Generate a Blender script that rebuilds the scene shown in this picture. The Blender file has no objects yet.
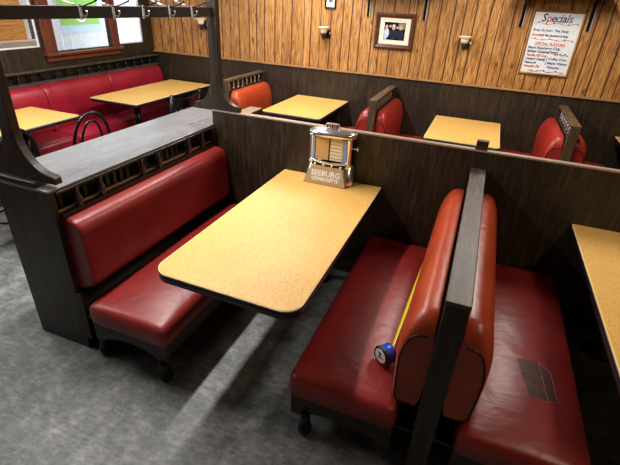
import bpy, bmesh, math, random
from mathutils import Vector, Matrix
random.seed(7)
S = bpy.context.scene
COL = S.collection
PI = math.pi

# ------------------------------------------------------------------ materials
def srgb(r, g, b):
    f = lambda c: (c/255/12.92) if c/255 <= .04045 else ((c/255+.055)/1.055)**2.4
    return (f(r), f(g), f(b), 1)

def newmat(name):
    m = bpy.data.materials.new(name); m.use_nodes = True
    return m, m.node_tree, m.node_tree.nodes['Principled BSDF']

def N(nt, kind, **kw):
    n = nt.nodes.new(kind)
    for k, v in kw.items():
        if k.startswith('i_'): n.inputs[k[2:].replace('_', ' ')].default_value = v
        else: setattr(n, k, v)
    return n

def coords(nt, scale=(1, 1, 1), use='Generated', rot=(0, 0, 0)):
    if use == 'World':
        src = N(nt, 'ShaderNodeNewGeometry').outputs['Position']
    else:
        src = N(nt, 'ShaderNodeTexCoord').outputs[use]
    mp = N(nt, 'ShaderNodeMapping'); mp.inputs['Scale'].default_value = scale; mp.inputs['Rotation'].default_value = rot
    nt.links.new(src, mp.inputs['Vector'])
    return mp.outputs['Vector']

def ramp(nt, fac, stops, interp='LINEAR'):
    r = N(nt, 'ShaderNodeValToRGB'); cr = r.color_ramp; cr.interpolation = interp
    while len(cr.elements) > 1: cr.elements.remove(cr.elements[-1])
    cr.elements[0].position = stops[0][0]; cr.elements[0].color = stops[0][1]
    for p, c in stops[1:]:
        e = cr.elements.new(p); e.color = c
    nt.links.new(fac, r.inputs['Fac'])
    return r.outputs['Color']

def bump(nt, b, height, strength=.2, dist=.005):
    n = N(nt, 'ShaderNodeBump'); n.inputs['Strength'].default_value = strength; n.inputs['Distance'].default_value = dist
    nt.links.new(height, n.inputs['Height']); nt.links.new(n.outputs['Normal'], b.inputs['Normal'])
    return n

def mixc(nt, fac, a, b, mode='MIX'):
    m = N(nt, 'ShaderNodeMix', data_type='RGBA', blend_type=mode)
    for sock, v in ((m.inputs[0], fac), (m.inputs[6], a), (m.inputs[7], b)):
        if hasattr(v, 'default_value') and not isinstance(v, (tuple, float, int)): nt.links.new(v, sock)
        elif isinstance(v, bpy.types.NodeSocket): nt.links.new(v, sock)
        else: sock.default_value = v
    return m.outputs[2]

def plain(name, col, rough=.5, metal=0, coat=0, spec=.5, noise=0, nscale=30):
    m, nt, b = newmat(name)
    b.inputs['Roughness'].default_value = rough; b.inputs['Metallic'].default_value = metal
    b.inputs['Coat Weight'].default_value = coat; b.inputs['Specular IOR Level'].default_value = spec
    v = coords(nt, use='World')
    n = N(nt, 'ShaderNodeTexNoise', i_Scale=nscale, i_Detail=3.0); nt.links.new(v, n.inputs['Vector'])
    k = max(noise, .06)
    lo = tuple(c*(1-k) for c in col[:3])+(1,); hi = tuple(min(1, c*(1+k)) for c in col[:3])+(1,)
    nt.links.new(ramp(nt, n.outputs['Fac'], [(.3, lo), (.7, hi)]), b.inputs['Base Color'])
    return m

def wood_dark(name, c1, c2, c3, axis='Z', rough=.42, spec=.4):
    """dark walnut laminate, fine grain along axis"""
    m, nt, b = newmat(name)
    sc = {'Z': (26, 26, 2.2), 'Y': (26, 2.2, 26), 'X': (2.2, 26, 26)}[axis]
    v = coords(nt, sc, 'World')
    n1 = N(nt, 'ShaderNodeTexNoise', i_Scale=1.6, i_Detail=6.0, i_Roughness=.65, i_Distortion=1.2); nt.links.new(v, n1.inputs['Vector'])
    v2 = coords(nt, tuple(s*4.5 for s in sc), 'World')
    n2 = N(nt, 'ShaderNodeTexNoise', i_Scale=1.5, i_Detail=4.0); nt.links.new(v2, n2.inputs['Vector'])
    c = ramp(nt, n1.outputs['Fac'], [(.28, c1), (.5, c2), (.72, c3)])
    f = ramp(nt, n2.outputs['Fac'], [(.35, (.62, .62, .62, 1)), (.6, (1.1, 1.1, 1.1, 1))])
    nt.links.new(mixc(nt, .8, c, f, 'MULTIPLY'), b.inputs['Base Color'])
    b.inputs['Roughness'].default_value = rough; b.inputs['Specular IOR Level'].default_value = spec
    bump(nt, b, n2.outputs['Fac'], .12, .002)
    return m

DK = (srgb(28, 23, 16), srgb(47, 38, 28), srgb(76, 62, 46))
M_woodZ = wood_dark('walnut_laminate_vertical', *DK, 'Z')
M_woodY = wood_dark('walnut_laminate_lengthwise', *DK, 'Y')
M_woodX = wood_dark('walnut_laminate_crosswise', *DK, 'X')
M_ledge = wood_dark('ledge_laminate_window_sheen', srgb(92, 92, 94), srgb(110, 110, 113), srgb(128, 127, 130), 'Y', .36, .9)  # grey-blue base colour imitates the window sheen on the ledge
M_cap = wood_dark('worn_cap_laminate', srgb(48, 40, 35), srgb(70, 60, 52), srgb(100, 88, 76), 'Y', .45)
M_frame = wood_dark('black_stained_wood', srgb(30, 24, 21), srgb(42, 34, 30), srgb(56, 46, 40), 'Z', .32)
M_beam = wood_dark('coat_beam_wood', srgb(38, 33, 33), srgb(52, 46, 46), srgb(66, 60, 60), 'Y', .5)
M_mahog = wood_dark('mahogany_casing', srgb(84, 40, 30), srgb(108, 54, 40), srgb(128, 68, 50), 'Z', .4)
M_picwood = wood_dark('picture_frame_wood', srgb(62, 34, 20), srgb(92, 54, 34), srgb(122, 78, 50), 'X', .35)
M_honey = wood_dark('honey_frame_wood', srgb(130, 84, 40), srgb(166, 112, 58), srgb(186, 134, 76), 'Z', .5)
M_oaktrim = wood_dark('oak_strip', srgb(140, 98, 60), srgb(170, 124, 80), srgb(190, 146, 100), 'X', .5)
M_alder = wood_dark('orange_wood', srgb(196, 120, 52), srgb(222, 150, 76), srgb(236, 170, 96), 'Y', .5)
M_capbrown = wood_dark('brown_cap_wood', srgb(62, 48, 34), srgb(92, 72, 50), srgb(120, 96, 70), 'Y', .5)
M_postbrown = wood_dark('brown_post_wood', srgb(54, 40, 26), srgb(84, 64, 42), srgb(110, 86, 60), 'Z', .5)
M_capedge = plain('worn_light_edge', srgb(150, 128, 108), .5)
M_black = plain('black_plastic', srgb(18, 18, 18), .35)
M_blackmetal = plain('black_metal', srgb(16, 16, 17), .25, .3)
M_chrome = plain('chrome', srgb(244, 246, 250), .16, .92)
M_bronze = plain('dark_turned_wood', srgb(72, 62, 58), .2, .2, coat=.5)
M_nickel = plain('nickel_hook', srgb(205, 205, 205), .3, .2)
M_steel = plain('brushed_steel', srgb(205, 205, 208), .28, 1)
M_cream = plain('cream_glass', srgb(240, 228, 198), .25)
M_white = plain('white_board', srgb(232, 236, 240), .22)
M_paper = plain('cream_paper', srgb(236, 226, 190), .6)
M_papertan = plain('tan_paper', srgb(214, 172, 112), .6)
M_mat = plain('cream_mat', srgb(238, 230, 206), .7)
M_photo = plain('dark_photo', srgb(22, 22, 30), .2)
M_skin = plain('photo_skin', srgb(214, 170, 150), .3)
M_suit = plain('photo_suit', srgb(34, 38, 58), .3)
M_shirt = plain('photo_shirt', srgb(196, 210, 232), .3)
M_photogrey = plain('photo_grey', srgb(140, 130, 124), .3)
M_brass = plain('brass_plate', srgb(196, 170, 128), .35, .3)
M_blue = plain('blue_plastic', srgb(16, 70, 190), .25)
M_yellow = plain('yellow_blade', srgb(224, 214, 40), .3)
M_labelwhite = plain('label_white', srgb(240, 240, 238), .35)
M_ink = plain('navy_ink', srgb(42, 44, 78), .5)
M_inkred = plain('orange_ink', srgb(206, 92, 58), .5)
M_inkgrey = plain('grey_blue_ink', srgb(88, 104, 140), .5)
M_inkblack = plain('black_ink', srgb(24, 24, 30), .5)
M_jblue = plain('blue_reflection', srgb(120, 160, 215), .15)
M_jred = plain('red_strip', srgb(190, 60, 40), .3)
M_green = plain('sign_green', srgb(140, 200, 70), .4)
M_paleblue = plain('sign_pale_blue', srgb(190, 214, 236), .4)
M_siding = plain('white_siding', srgb(226, 226, 230), .7)
M_beige = plain('beige_panel', srgb(206, 178, 158), .7)
M_darkbox = plain('dark_slate', srgb(40, 50, 60), .6)
M_ceil = plain('ceiling_paint', srgb(160, 154, 144), .9)
M_plaster = plain('painted_wall', srgb(112, 94, 76), .9)
M_ground = plain('outdoor_ground', srgb(190, 188, 182), .9)
M_thread = plain('grey_thread', srgb(170, 160, 150), .6)
M_tear = plain('worn_patch', srgb(70, 28, 25), .5, noise=.35, nscale=25)

def vinyl(name, c1, c2, rough=.33, patch=None):
    m, nt, b = newmat(name)
    v = coords(nt, use='World')
    n = N(nt, 'ShaderNodeTexNoise', i_Scale=5.0, i_Detail=4.0); nt.links.new(v, n.inputs['Vector'])
    nt.links.new(ramp(nt, n.outputs['Fac'], [(.3, c1), (.7, c2)]), b.inputs['Base Color'])
    g = N(nt, 'ShaderNodeTexNoise', i_Scale=260.0, i_Detail=2.0); nt.links.new(v, g.inputs['Vector'])
    w = N(nt, 'ShaderNodeTexNoise', i_Scale=7.0, i_Detail=2.0, i_Distortion=.8); nt.links.new(v, w.inputs['Vector'])
    add = N(nt, 'ShaderNodeMath', operation='MULTIPLY_ADD'); add.inputs[1].default_value = .06
    vw = coords(nt, (5, 38, 5), 'World')
    wr_ = N(nt, 'ShaderNodeTexNoise', i_Scale=1.0, i_Detail=1.0, i_Distortion=.6); nt.links.new(vw, wr_.inputs['Vector'])
    ad2 = N(nt, 'ShaderNodeMath', operation='MULTIPLY_ADD'); ad2.inputs[1].default_value = .22
    nt.links.new(wr_.outputs['Fac'], ad2.inputs[0]); nt.links.new(w.outputs['Fac'], ad2.inputs[2])
    nt.links.new(g.outputs['Fac'], add.inputs[0]); nt.links.new(ad2.outputs[0], add.inputs[2])
    bump(nt, b, add.outputs[0], .35, .012)
    b.inputs['Roughness'].default_value = rough; b.inputs['Specular IOR Level'].default_value = .55
    return m
M_red = vinyl('crimson_vinyl', srgb(122, 28, 26), srgb(142, 38, 34), .38)
M_redwall = vinyl('cherry_vinyl', srgb(134, 18, 36), srgb(156, 28, 48))
M_orange = vinyl('orange_red_vinyl', srgb(160, 56, 26), srgb(184, 70, 34), .36)
M_bright = vinyl('scarlet_vinyl', srgb(150, 34, 26), srgb(170, 46, 34), .36)
M_deep = vinyl('deep_red_vinyl', srgb(112, 24, 22), srgb(132, 30, 28))

def laminate():
    m, nt, b = newmat('golden_laminate')
    v = coords(nt, use='World')
    n = N(nt, 'ShaderNodeTexNoise', i_Scale=190.0, i_Detail=4.0, i_Roughness=.7); nt.links.new(v, n.inputs['Vector'])
    c = ramp(nt, n.outputs['Fac'], [(.33, srgb(194, 144, 70)), (.5, srgb(220, 172, 92)), (.68, srgb(238, 198, 122))])
    n2 = N(nt, 'ShaderNodeTexNoise', i_Scale=2.2, i_Detail=2.0); nt.links.new(v, n2.inputs['Vector'])
    f = ramp(nt, n2.outputs['Fac'], [(.3, (.9, .88, .84, 1)), (.7, (1, 1, 1, 1))])
    c = mixc(nt, 1.0, c, f, 'MULTIPLY')
    # worn scratches at the aisle corner of the nearest table
    geo = N(nt, 'ShaderNodeNewGeometry'); ds = N(nt, 'ShaderNodeVectorMath', operation='DISTANCE'); ds.inputs[1].default_value = (.58, -1.31, .75)
    nt.links.new(geo.outputs['Position'], ds.inputs[0])
    near = ramp(nt, ds.outputs['Value'], [(.04, (1, 1, 1, 1)), (.2, (0, 0, 0, 1))])
    vs = coords(nt, (90, 14, 1), 'World', (0, 0, .5))
    sn = N(nt, 'ShaderNodeTexNoise', i_Scale=1.0, i_Detail=3.0, i_Distortion=1.5); nt.links.new(vs, sn.inputs['Vector'])
    sc_ = ramp(nt, sn.outputs['Fac'], [(.5, (0, 0, 0, 1)), (.56, (1, 1, 1, 1)), (.6, (0, 0, 0, 1))])
    mk_ = mixc(nt, 1.0, near, sc_, 'MULTIPLY')
    nt.links.new(mixc(nt, mk_, c, srgb(172, 138, 86)), b.inputs['Base Color'])
    b.inputs['Roughness'].default_value = .46; b.inputs['Specular IOR Level'].default_value = .35
    bump(nt, b, n.outputs['Fac'], .1, .001)
    return m
M_lam = laminate()
M_lamedge = plain('laminate_edge_highlight', srgb(240, 214, 160), .35)  # pale colour for the painted highlight along the table edges

def floor_mat():
    m, nt, b = newmat('grey_stone_vinyl')
    v = coords(nt, use='World')
    n = N(nt, 'ShaderNodeTexNoise', i_Scale=5.5, i_Detail=9.0, i_Roughness=.8, i_Distortion=.15); nt.links.new(v, n.inputs['Vector'])
    vs = coords(nt, (12, 42, 1), 'World', (0, 0, .12))
    s = N(nt, 'ShaderNodeTexNoise', i_Scale=1.0, i_Detail=7.0, i_Roughness=.8); nt.links.new(vs, s.inputs['Vector'])
    c = ramp(nt, n.outputs['Fac'], [(.34, srgb(70, 70, 66)), (.46, srgb(102, 103, 101)), (.55, srgb(126, 126, 126)), (.68, srgb(162, 161, 158))])
    f = ramp(nt, s.outputs['Fac'], [(.38, (.55, .55, .53, 1)), (.60, (1.15, 1.15, 1.14, 1))])
    c = mixc(nt, .85, c, f, 'MULTIPLY')
    br = N(nt, 'ShaderNodeTexBrick'); br.offset = .5
    br.inputs['Color1'].default_value = (1, 1, 1, 1); br.inputs['Color2'].default_value = (.74, .75, .75, 1); br.inputs['Mortar'].default_value = (.6, .6, .6, 1)
    br.inputs['Mortar Size'].default_value = .0025; br.inputs['Brick Width'].default_value = .92; br.inputs['Row Height'].default_value = .46; br.inputs['Scale'].default_value = 1
    nt.links.new(v, br.inputs['Vector'])
    nt.links.new(mixc(nt, .8, c, br.outputs['Color'], 'MULTIPLY'), b.inputs['Base Color'])
    b.inputs['Roughness'].default_value = .5; b.inputs['Specular IOR Level'].default_value = .4
    bump(nt, b, s.outputs['Fac'], .15, .002)
    return m
M_floor = floor_mat()

def panel_mat():
    """knotty pine sheet panelling with random width planks along X"""
    m, nt, b = newmat('knotty_pine_panelling')
    widths = [.14, .107, .11, .14, .1, .125, .16, .09, .12, .128]
    tot = sum(widths)
    geo = N(nt, 'ShaderNodeNewGeometry'); sep = N(nt, 'ShaderNodeSeparateXYZ'); nt.links.new(geo.outputs['Position'], sep.inputs[0])
    sh = N(nt, 'ShaderNodeMath', operation='ADD'); sh.inputs[1].default_value = 20.13; nt.links.new(sep.outputs['X'], sh.inputs[0])
    dv = N(nt, 'ShaderNodeMath', operation='DIVIDE'); dv.inputs[1].default_value = tot; nt.links.new(sh.outputs[0], dv.inputs[0])
    fr = N(nt, 'ShaderNodeMath', operation='FRACT'); nt.links.new(dv.outputs[0], fr.inputs[0])
    g = .0065/tot; st = []; tone = []; p = 0
    rnd = random.Random(3)
    for w in widths:
        st += [(max(0, p), (0, 0, 0, 1)), (p+2*g, (1, 1, 1, 1))]
        t = rnd.uniform(0, 1); tone.append((p, (t, t, t, 1))); p += w/tot
    groove = ramp(nt, fr.outputs[0], st, 'CONSTANT')
    tn = ramp(nt, fr.outputs[0], tone, 'CONSTANT')
    # offset the grain per plank
    cmb = N(nt, 'ShaderNodeCombineXYZ'); off = N(nt, 'ShaderNodeMath', operation='MULTIPLY'); off.inputs[1].default_value = 7.3
    nt.links.new(tn, off.inputs[0]); nt.links.new(off.outputs[0], cmb.inputs[2])
    va = N(nt, 'ShaderNodeVectorMath', operation='ADD'); nt.links.new(geo.outputs['Position'], va.inputs[0]); nt.links.new(cmb.outputs[0], va.inputs[1])
    mp = N(nt, 'ShaderNodeMapping'); mp.inputs['Scale'].default_value = (22, 1, 1.9); nt.links.new(va.outputs[0], mp.inputs['Vector'])
    n = N(nt, 'ShaderNodeTexNoise', i_Scale=1.5, i_Detail=5.0, i_Roughness=.6, i_Distortion=2.2); nt.links.new(mp.outputs[0], n.inputs['Vector'])
    c = ramp(nt, n.outputs['Fac'], [(.3, srgb(112, 68, 28)), (.42, srgb(178, 122, 62)), (.56, srgb(212, 158, 90)), (.75, srgb(230, 184, 118))])
    mp3 = N(nt, 'ShaderNodeMapping'); mp3.inputs['Scale'].default_value = (120, 1, 5); nt.links.new(va.outputs[0], mp3.inputs['Vector'])
    n3 = N(nt, 'ShaderNodeTexNoise', i_Scale=1.5, i_Detail=4.0); nt.links.new(mp3.outputs[0], n3.inputs['Vector'])
    c = mixc(nt, .8, c, ramp(nt, n3.outputs['Fac'], [(.38, (.45, .36, .28, 1)), (.52, (1, 1, 1, 1))]), 'MULTIPLY')
    c = mixc(nt, 1.0, c, ramp(nt, tn, [(0, (.78, .74, .7, 1)), (1, (1.0, 1.0, 1.0, 1))]), 'MULTIPLY')
    mpk = N(nt, 'ShaderNodeMapping'); mpk.inputs['Scale'].default_value = (9, 1, 4.2); nt.links.new(va.outputs[0], mpk.inputs['Vector'])
    kn = N(nt, 'ShaderNodeTexVoronoi', i_Scale=1.0); nt.links.new(mpk.outputs[0], kn.inputs['Vector'])
    kmask = ramp(nt, kn.outputs['Distance'], [(.07, (.3, .2, .12, 1)), (.17, (1, 1, 1, 1))])
    c = mixc(nt, .8, c, kmask, 'MULTIPLY')
    c = mixc(nt, groove, srgb(84, 46, 34), c)
    nt.links.new(c, b.inputs['Base Color'])
    b.inputs['Roughness'].default_value = .45
    bump(nt, b, groove, .5, .004)
    return m
M_pine = panel_mat()

def glass_mat():
    m = bpy.data.materials.new('window_glass'); m.use_nodes = True; nt = m.node_tree
    out = nt.nodes['Material Output']; nt.nodes.remove(nt.nodes['Principled BSDF'])
    t = N(nt, 'ShaderNodeBsdfTransparent'); t.inputs[0].default_value = (.96, .98, .98, 1)
    g = N(nt, 'ShaderNodeBsdfGlossy'); g.inputs['Roughness'].default_value = .02
    mx = N(nt, 'ShaderNodeMixShader'); mx.inputs[0].default_value = .06
    nt.links.new(t.outputs[0], mx.inputs[1]); nt.links.new(g.outputs[0], mx.inputs[2]); nt.links.new(mx.outputs[0], out.inputs['Surface'])
    return m
M_glass = glass_mat()

def emis(name, col, st):
    m, nt, b = newmat(name)
    b.inputs['Base Color'].default_value = (.9, .9, .9, 1)
    b.inputs['Emission Color'].default_value = col; b.inputs['Emission Strength'].default_value = st
    return m

# ------------------------------------------------------------------ mesh tools
class MB:
    def __init__(s): s.v = []; s.f = []; s.mi = []; s.sm = []; s.mats = []
    def mat(s, m):
        if m not in s.mats: s.mats.append(m)
        return s.mats.index(m)
    def add(s, vs, fs, m, smooth=False):
        o = len(s.v); s.v += [tuple(v) for v in vs]; k = s.mat(m)
        for f in fs: s.f.append([i+o for i in f]); s.mi.append(k); s.sm.append(smooth)
    def box(s, x0, x1, y0, y1, z0, z1, m):
        vs = [(x, y, z) for z in (z0, z1) for y in (y0, y1) for x in (x0, x1)]
        s.add(vs, [(0, 2, 3, 1), (4, 5, 7, 6), (0, 1, 5, 4), (2, 6, 7, 3), (0, 4, 6, 2), (1, 3, 7, 5)], m); return s
    def prism(s, poly, a0, a1, axis, m, smooth=False):
        """poly of 2D points extruded from a0 to a1 along axis; XZ for Y, YZ for X, XY for Z"""
        def P(p, a): return {'Y': (p[0], a, p[1]), 'X': (a, p[0], p[1]), 'Z': (p[0], p[1], a)}[axis]
        n = len(poly); vs = [P(p, a0) for p in poly]+[P(p, a1) for p in poly]
        s.add(vs, [[i, (i+1) % n, (i+1) % n+n, i+n] for i in range(n)], m, smooth)
        s.add([P(p, a0) for p in poly], [list(range(n))[::-1]], m); s.add([P(p, a1) for p in poly], [list(range(n))], m); return s
    def tube(s, pts, r, m, seg=8, cap=True, flat=1.0):
        pts = [Vector(p) for p in pts]; n = len(pts); rings = []
        rr = r if isinstance(r, (list, tuple)) else [r]*n
        up = None; vs = []
        for i, p in enumerate(pts):
            t = (pts[min(i+1, n-1)]-pts[max(i-1, 0)]).normalized()
            if up is None:
                up = Vector((0, 0, 1)) if abs(t.z) < .9 else Vector((1, 0, 0))
            a = t.cross(up).normalized(); bb = a.cross(t).normalized(); up = bb
            for k in range(seg):
                an = 2*PI*k/seg
                vs.append(p+a*math.cos(an)*rr[i]+bb*math.sin(an)*rr[i]*flat)
        fs = [[i*seg+k, i*seg+(k+1) % seg, (i+1)*seg+(k+1) % seg, (i+1)*seg+k] for i in range(n-1) for k in range(seg)]
        s.add(vs, fs, m, True)
        if cap:
            s.add(vs[:seg], [list(range(seg))[::-1]], m); s.add(vs[-seg:], [list(range(seg))], m)
        return s
    def lathe(s, prof, c, m, seg=16, mat4=None, sx=1, sy=1):
        vs = []
        for r, z in prof:
            for k in range(seg):
                a = 2*PI*k/seg; v = Vector((r*math.cos(a)*sx, r*math.sin(a)*sy, z))
                if mat4 is not None: v = mat4 @ v
                vs.append(v+Vector(c))
        n = len(prof)
        fs = [[i*seg+k, i*seg+(k+1) % seg, (i+1)*seg+(k+1) % seg, (i+1)*seg+k] for i in range(n-1) for k in range(seg)]
        s.add(vs, fs, m, True)
        s.add(vs[:seg], [list(range(seg))[::-1]], m); s.add(vs[-seg:], [list(range(seg))], m); return s
    def build(s, name, parent=None, bevel=0, sub=0):
        me = bpy.data.meshes.new(name); me.from_pydata(s.v, [], s.f)
        for m in s.mats: me.materials.append(m)
        for p, k, sm in zip(me.polygons, s.mi, s.sm): p.material_index = k; p.use_smooth = sm
        bm = bmesh.new(); bm.from_mesh(me); bmesh.ops.remove_doubles(bm, verts=bm.verts, dist=1e-6)
        bmesh.ops.recalc_face_normals(bm, faces=bm.faces)
        bm.to_mesh(me); bm.free(); me.update()
        o = bpy.data.objects.new(name, me); COL.objects.link(o)
        if parent:
            o.parent = parent
            me.transform(Matrix.Translation(-Vector(parent.location)))
        if bevel:
            b = o.modifiers.new('bevel', 'BEVEL'); b.width = bevel; b.segments = 2; b.limit_method = 'ANGLE'; b.angle_limit = math.radians(40)
        if sub:
            b = o.modifiers.new('sub', 'SUBSURF'); b.levels = sub; b.render_levels = sub
        return o

def thing(name, label, cat, loc=(0, 0, 0), group=None):
    o = bpy.data.objects.new(name, None); COL.objects.link(o); o.location = loc
    o['label'] = label; o['category'] = cat
    if group: o['group'] = group
    bpy.context.view_layer.update()
    return o
def tag(o, label, cat, group=None):
    o['label'] = label; o['category'] = cat
    if group: o['group'] = group
    return o
def struct(o): o['kind'] = 'structure'; return o
def dup(root, loc, label, group=None):
    r = root.copy(); COL.objects.link(r); r.location = loc; r['label'] = label
    if group: r['group'] = group
    for ch in list(root.children):
        c = ch.copy(); COL.objects.link(c); c.parent = r
        for g in list(ch.children):
            d = g.copy(); COL.objects.link(d); d.parent = c
    return r

def rbox_mb(x0, x1, y0, y1, z0, z1, r, m, crown=0, res=.035, dents=0, bow=0):
    """soft rounded upholstered block with a crowned top"""
    mb = MB(); L = (x1-x0, y1-y0, z1-z0)
    n = [max(4, int(l/res)) for l in L]
    c = Vector(((x0+x1)/2, (y0+y1)/2, (z0+z1)/2)); h = Vector(L)/2; rr = min(r, h.x*.98, h.y*.98, h.z*.98)
    def pos(u, v, w):
        p = Vector((u*h.x, v*h.y, w*h.z))
        q = Vector((max(-h.x+rr, min(h.x-rr, p.x)), max(-h.y+rr, min(h.y-rr, p.y)), max(-h.z+rr, min(h.z-rr, p.z))))
        d = p-q
        if d.length > 1e-9: p = q+d.normalized()*rr
        f = (1-(p.x/h.x)**2)*(1-(p.y/h.y)**4)
        if p.z > 0: p.z += crown*max(0, f)*(p.z/h.z)
        if bow: p.x += bow*(1-(p.z/h.z)**2)*(1-(p.y/h.y)**6)*(1 if p.x > 0 else 0)
        return p+c
    def spaced(k):
        # denser near the edges
        a = [-1+2*i/k for i in range(k+1)]
        return [math.sin(t*PI/2)*.55+t*.45 for t in a]
    for ax in range(3):
        o1, o2 = [(1, 2), (2, 0), (0, 1)][ax]
        A = spaced(n[o1]); B = spaced(n[o2])
        for s in (-1, 1):
            vs = []
            for a in A:
                for b in B:
                    t = [0, 0, 0]; t[ax] = s; t[o1] = a; t[o2] = b
                    vs.append(pos(*t))
            nb = len(B); fs = []
            for i in range(len(A)-1):
                for j in range(nb-1):
                    q = [i*nb+j, (i+1)*nb+j, (i+1)*nb+j+1, i*nb+j+1]
                    fs.append(q if s > 0 else q[::-1])
            mb.add(vs, fs, m, True)
    return mb

def smooth_poly(pts, it=2):
    for _ in range(it):
        q = []
        for i in range(len(pts)):
            a = Vector(pts[i]); b = Vector(pts[(i+1) % len(pts)])
            q += [a*.75+b*.25, a*.25+b*.75]
        pts = q
    return [tuple(p) for p in pts]

def back_mb(xb, s, y0, y1, prof, m, endr=.05, endin=.035, drop=0):
    """back cushion: profile (outward, z) lofted along Y, ends rounded over"""
    mb = MB(); pr = smooth_poly([Vector((a, b)) for a, b in prof], 3); n = len(pr)
    cx = sum(p[0] for p in pr)/n; cz = sum(p[1] for p in pr)/n
    secs = []
    K = 7
    for i in range(K+1):
        d = endr*(1-math.cos(i/K*PI/2)); k = math.sin(i/K*PI/2); secs.append((y0+d, k))
    M_ = 22
    for i in range(1, M_): secs.append((y0+endr+(y1-y0-2*endr)*i/M_, 1))
    for i in range(K+1):
        d = endr*(1-math.cos((K-i)/K*PI/2)); secs.append((y1-d, math.sin((K-i)/K*PI/2)))
    vs = []
    for y, k in secs:
        ins = endin*(1-k)
        for a, z in pr:
            dx, dz = (a-cx)*((1-ins/.07) if a > cx else 1), (z-cz)*(1-ins/.24)
            vs.append((xb+s*(cx+dx if a > .004 else a), y, cz+dz-drop*(1-k)*max(0, (z-.385)/.48)))
    ns = len(secs)
    mb.add(vs, [[i*n+k, i*n+(k+1) % n, (i+1)*n+(k+1) % n, (i+1)*n+k] for i in range(ns-1) for k in range(n)], m, True)
    mb.add(vs[:n], [list(range(n))], m); mb.add(vs[-n:], [list(range(n))], m)
    outline = [vs[k] for k in range(n)]
    return mb, outline

BPROF = [(0, .385), (.05, .378), (.105, .382), (.122, .41), (.127, .50), (.134, .62), (.133, .72), (.108, .81), (.07, .862), (.02, .868), (0, .86)]

def spindle(x, y, z0, z1, m, r=.016, parent=None, name='spindle'):
    h = z1-z0
    prof = [(r*.9, 0), (r*.9, h*.08), (r*.5, h*.13), (r*1.05, h*.25), (r*1.1, h*.42), (r*.75, h*.62), (r*.45, h*.78), (r*.7, h*.84), (r*.45, h*.9), (r*.8, h)]
    return MB().lathe(prof, (x, y, z0), m, 12).build(name, parent)

def foot(x, y, z1, parent, label=None):
    prof = [(.018, 0), (.024, .004), (.033, .02), (.035, .04), (.028, .056), (.019, .064), (.026, .072), (.026, .08), (.017, .088), (.022, .105), (.026, z1)]
    return MB().lathe(prof, (x, y, 0), M_blackmetal, 18).build('leg', parent)

# ------------------------------------------------------------------ room shell
XL, YB, XR, YF, ZC = -3.19, 2.55, 4.2, -5.5, 2.75
struct(MB().box(XL-.12, XR+.12, YF-.12, YB+.12, -.1, 0, M_floor).build('floor'))
struct(MB().box(XL-.12, XR+.12, YF-.12, YB+.12, ZC, ZC+.1, M_ceil).build('ceiling'))
wb = MB(); wb.box(XL, XR, YB, YB+.12, 1.085, ZC, M_pine); wb.box(XL, XR, YB-.012, YB+.12, 0, 1.085, M_woodZ)
struct(wb.build('wall_back'))
struct(MB().box(XL, XR, YB-.03, YB-.0121, 1.075, 1.095, M_oaktrim).build('trim_1', bevel=.003))
struct(MB().box(XR, XR+.12, YF, YB+.12, 0, ZC, M_plaster).build('wall_right'))
struct(MB().box(XL-.12, XR+.12, YF-.12, YF, 0, ZC, M_plaster).build('wall_front'))
# left wall with window openings (y0, y1, z0)
WINS = [(-3.0, -2.0, 1.22), (-1.75, -.75, 1.22), (-.35, .80, 1.255), (.97, 1.77, 1.20), (1.90, 2.36, 1.205)]
ZT = 2.25
wl = MB(); wl.box(XL-.045, XL, YF, YB+.12, 0, 1.2, M_woodZ); wl.box(XL-.045, XL, YF, YB+.12, ZT, ZC, M_woodZ)
prev = YF
for a, b, z0 in WINS:
    wl.box(XL-.045, XL, prev, a, 1.2, ZT, M_woodZ)
    if z0 > 1.2: wl.box(XL-.045, XL, a, b, 1.2, z0, M_woodZ)
    prev = b
wl.box(XL-.045, XL, prev, YB+.12, 1.2, ZT, M_woodZ)
struct(wl.build('wall_left'))
for i, (a, b, z0) in enumerate(WINS):
    w = bpy.data.objects.new('window_%d' % (i+1), None); COL.objects.link(w); w.location = (XL, (a+b)/2, z0); struct(w)
    bpy.context.view_layer.update()
    MB().box(XL-.034, XL-.028, a, b, z0, ZT, M_glass).build('window_pane', w)
    if i == 3:
        f = MB(); f.box(XL-.02, XL+.035, .83, .965, 1.18, ZT+.08, M_mahog); f.box(XL-.02, XL+.035, 1.775, 1.885, 1.18, ZT+.08, M_mahog); f.box(XL-.02, XL+.035, .965, 1.775, ZT, ZT+.08, M_mahog)
        f.build('window_frame', w, .006)
        s = MB(); s.box(XL-.02, XL+.075, .80, 1.91, 1.165, 1.19, M_mahog); s.box(XL-.0, XL+.03, .83, 1.88, 1.105, 1.165, M_mahog)
        s.build('window_sill', w, .005)
    else:
        f = MB()
        for yy in (a, b-.012): f.box(XL-.04, XL-.02, yy, yy+.012, z0, ZT, M_siding)
        f.box(XL-.04, XL-.02, a+.012, b-.012, z0, z0+.012, M_siding); f.build('window_frame', w)
# outdoors beyond the left wall
og = struct(MB().box(-9, XL-.13, -9, 8, -.12, -.02, M_ground).build('floor_outside'))
t = thing('board_fence', 'white painted board fence seen through the red-framed window', 'fence', (-4.1, 2.4, 0))
k = 0; yy = .35
while yy < 5.2:
    MB().box(-4.12, -4.10, yy, yy+.138, -.02, 2.3, M_siding).build('fence_board', t); yy += .152
MB().box(-4.16, -4.12, .35, 5.2, 1.9, 1.98, M_siding).build('rail', t)
MB().box(-4.16, -4.12, .35, 5.2, .4, .48, M_siding).build('rail', t)
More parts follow.
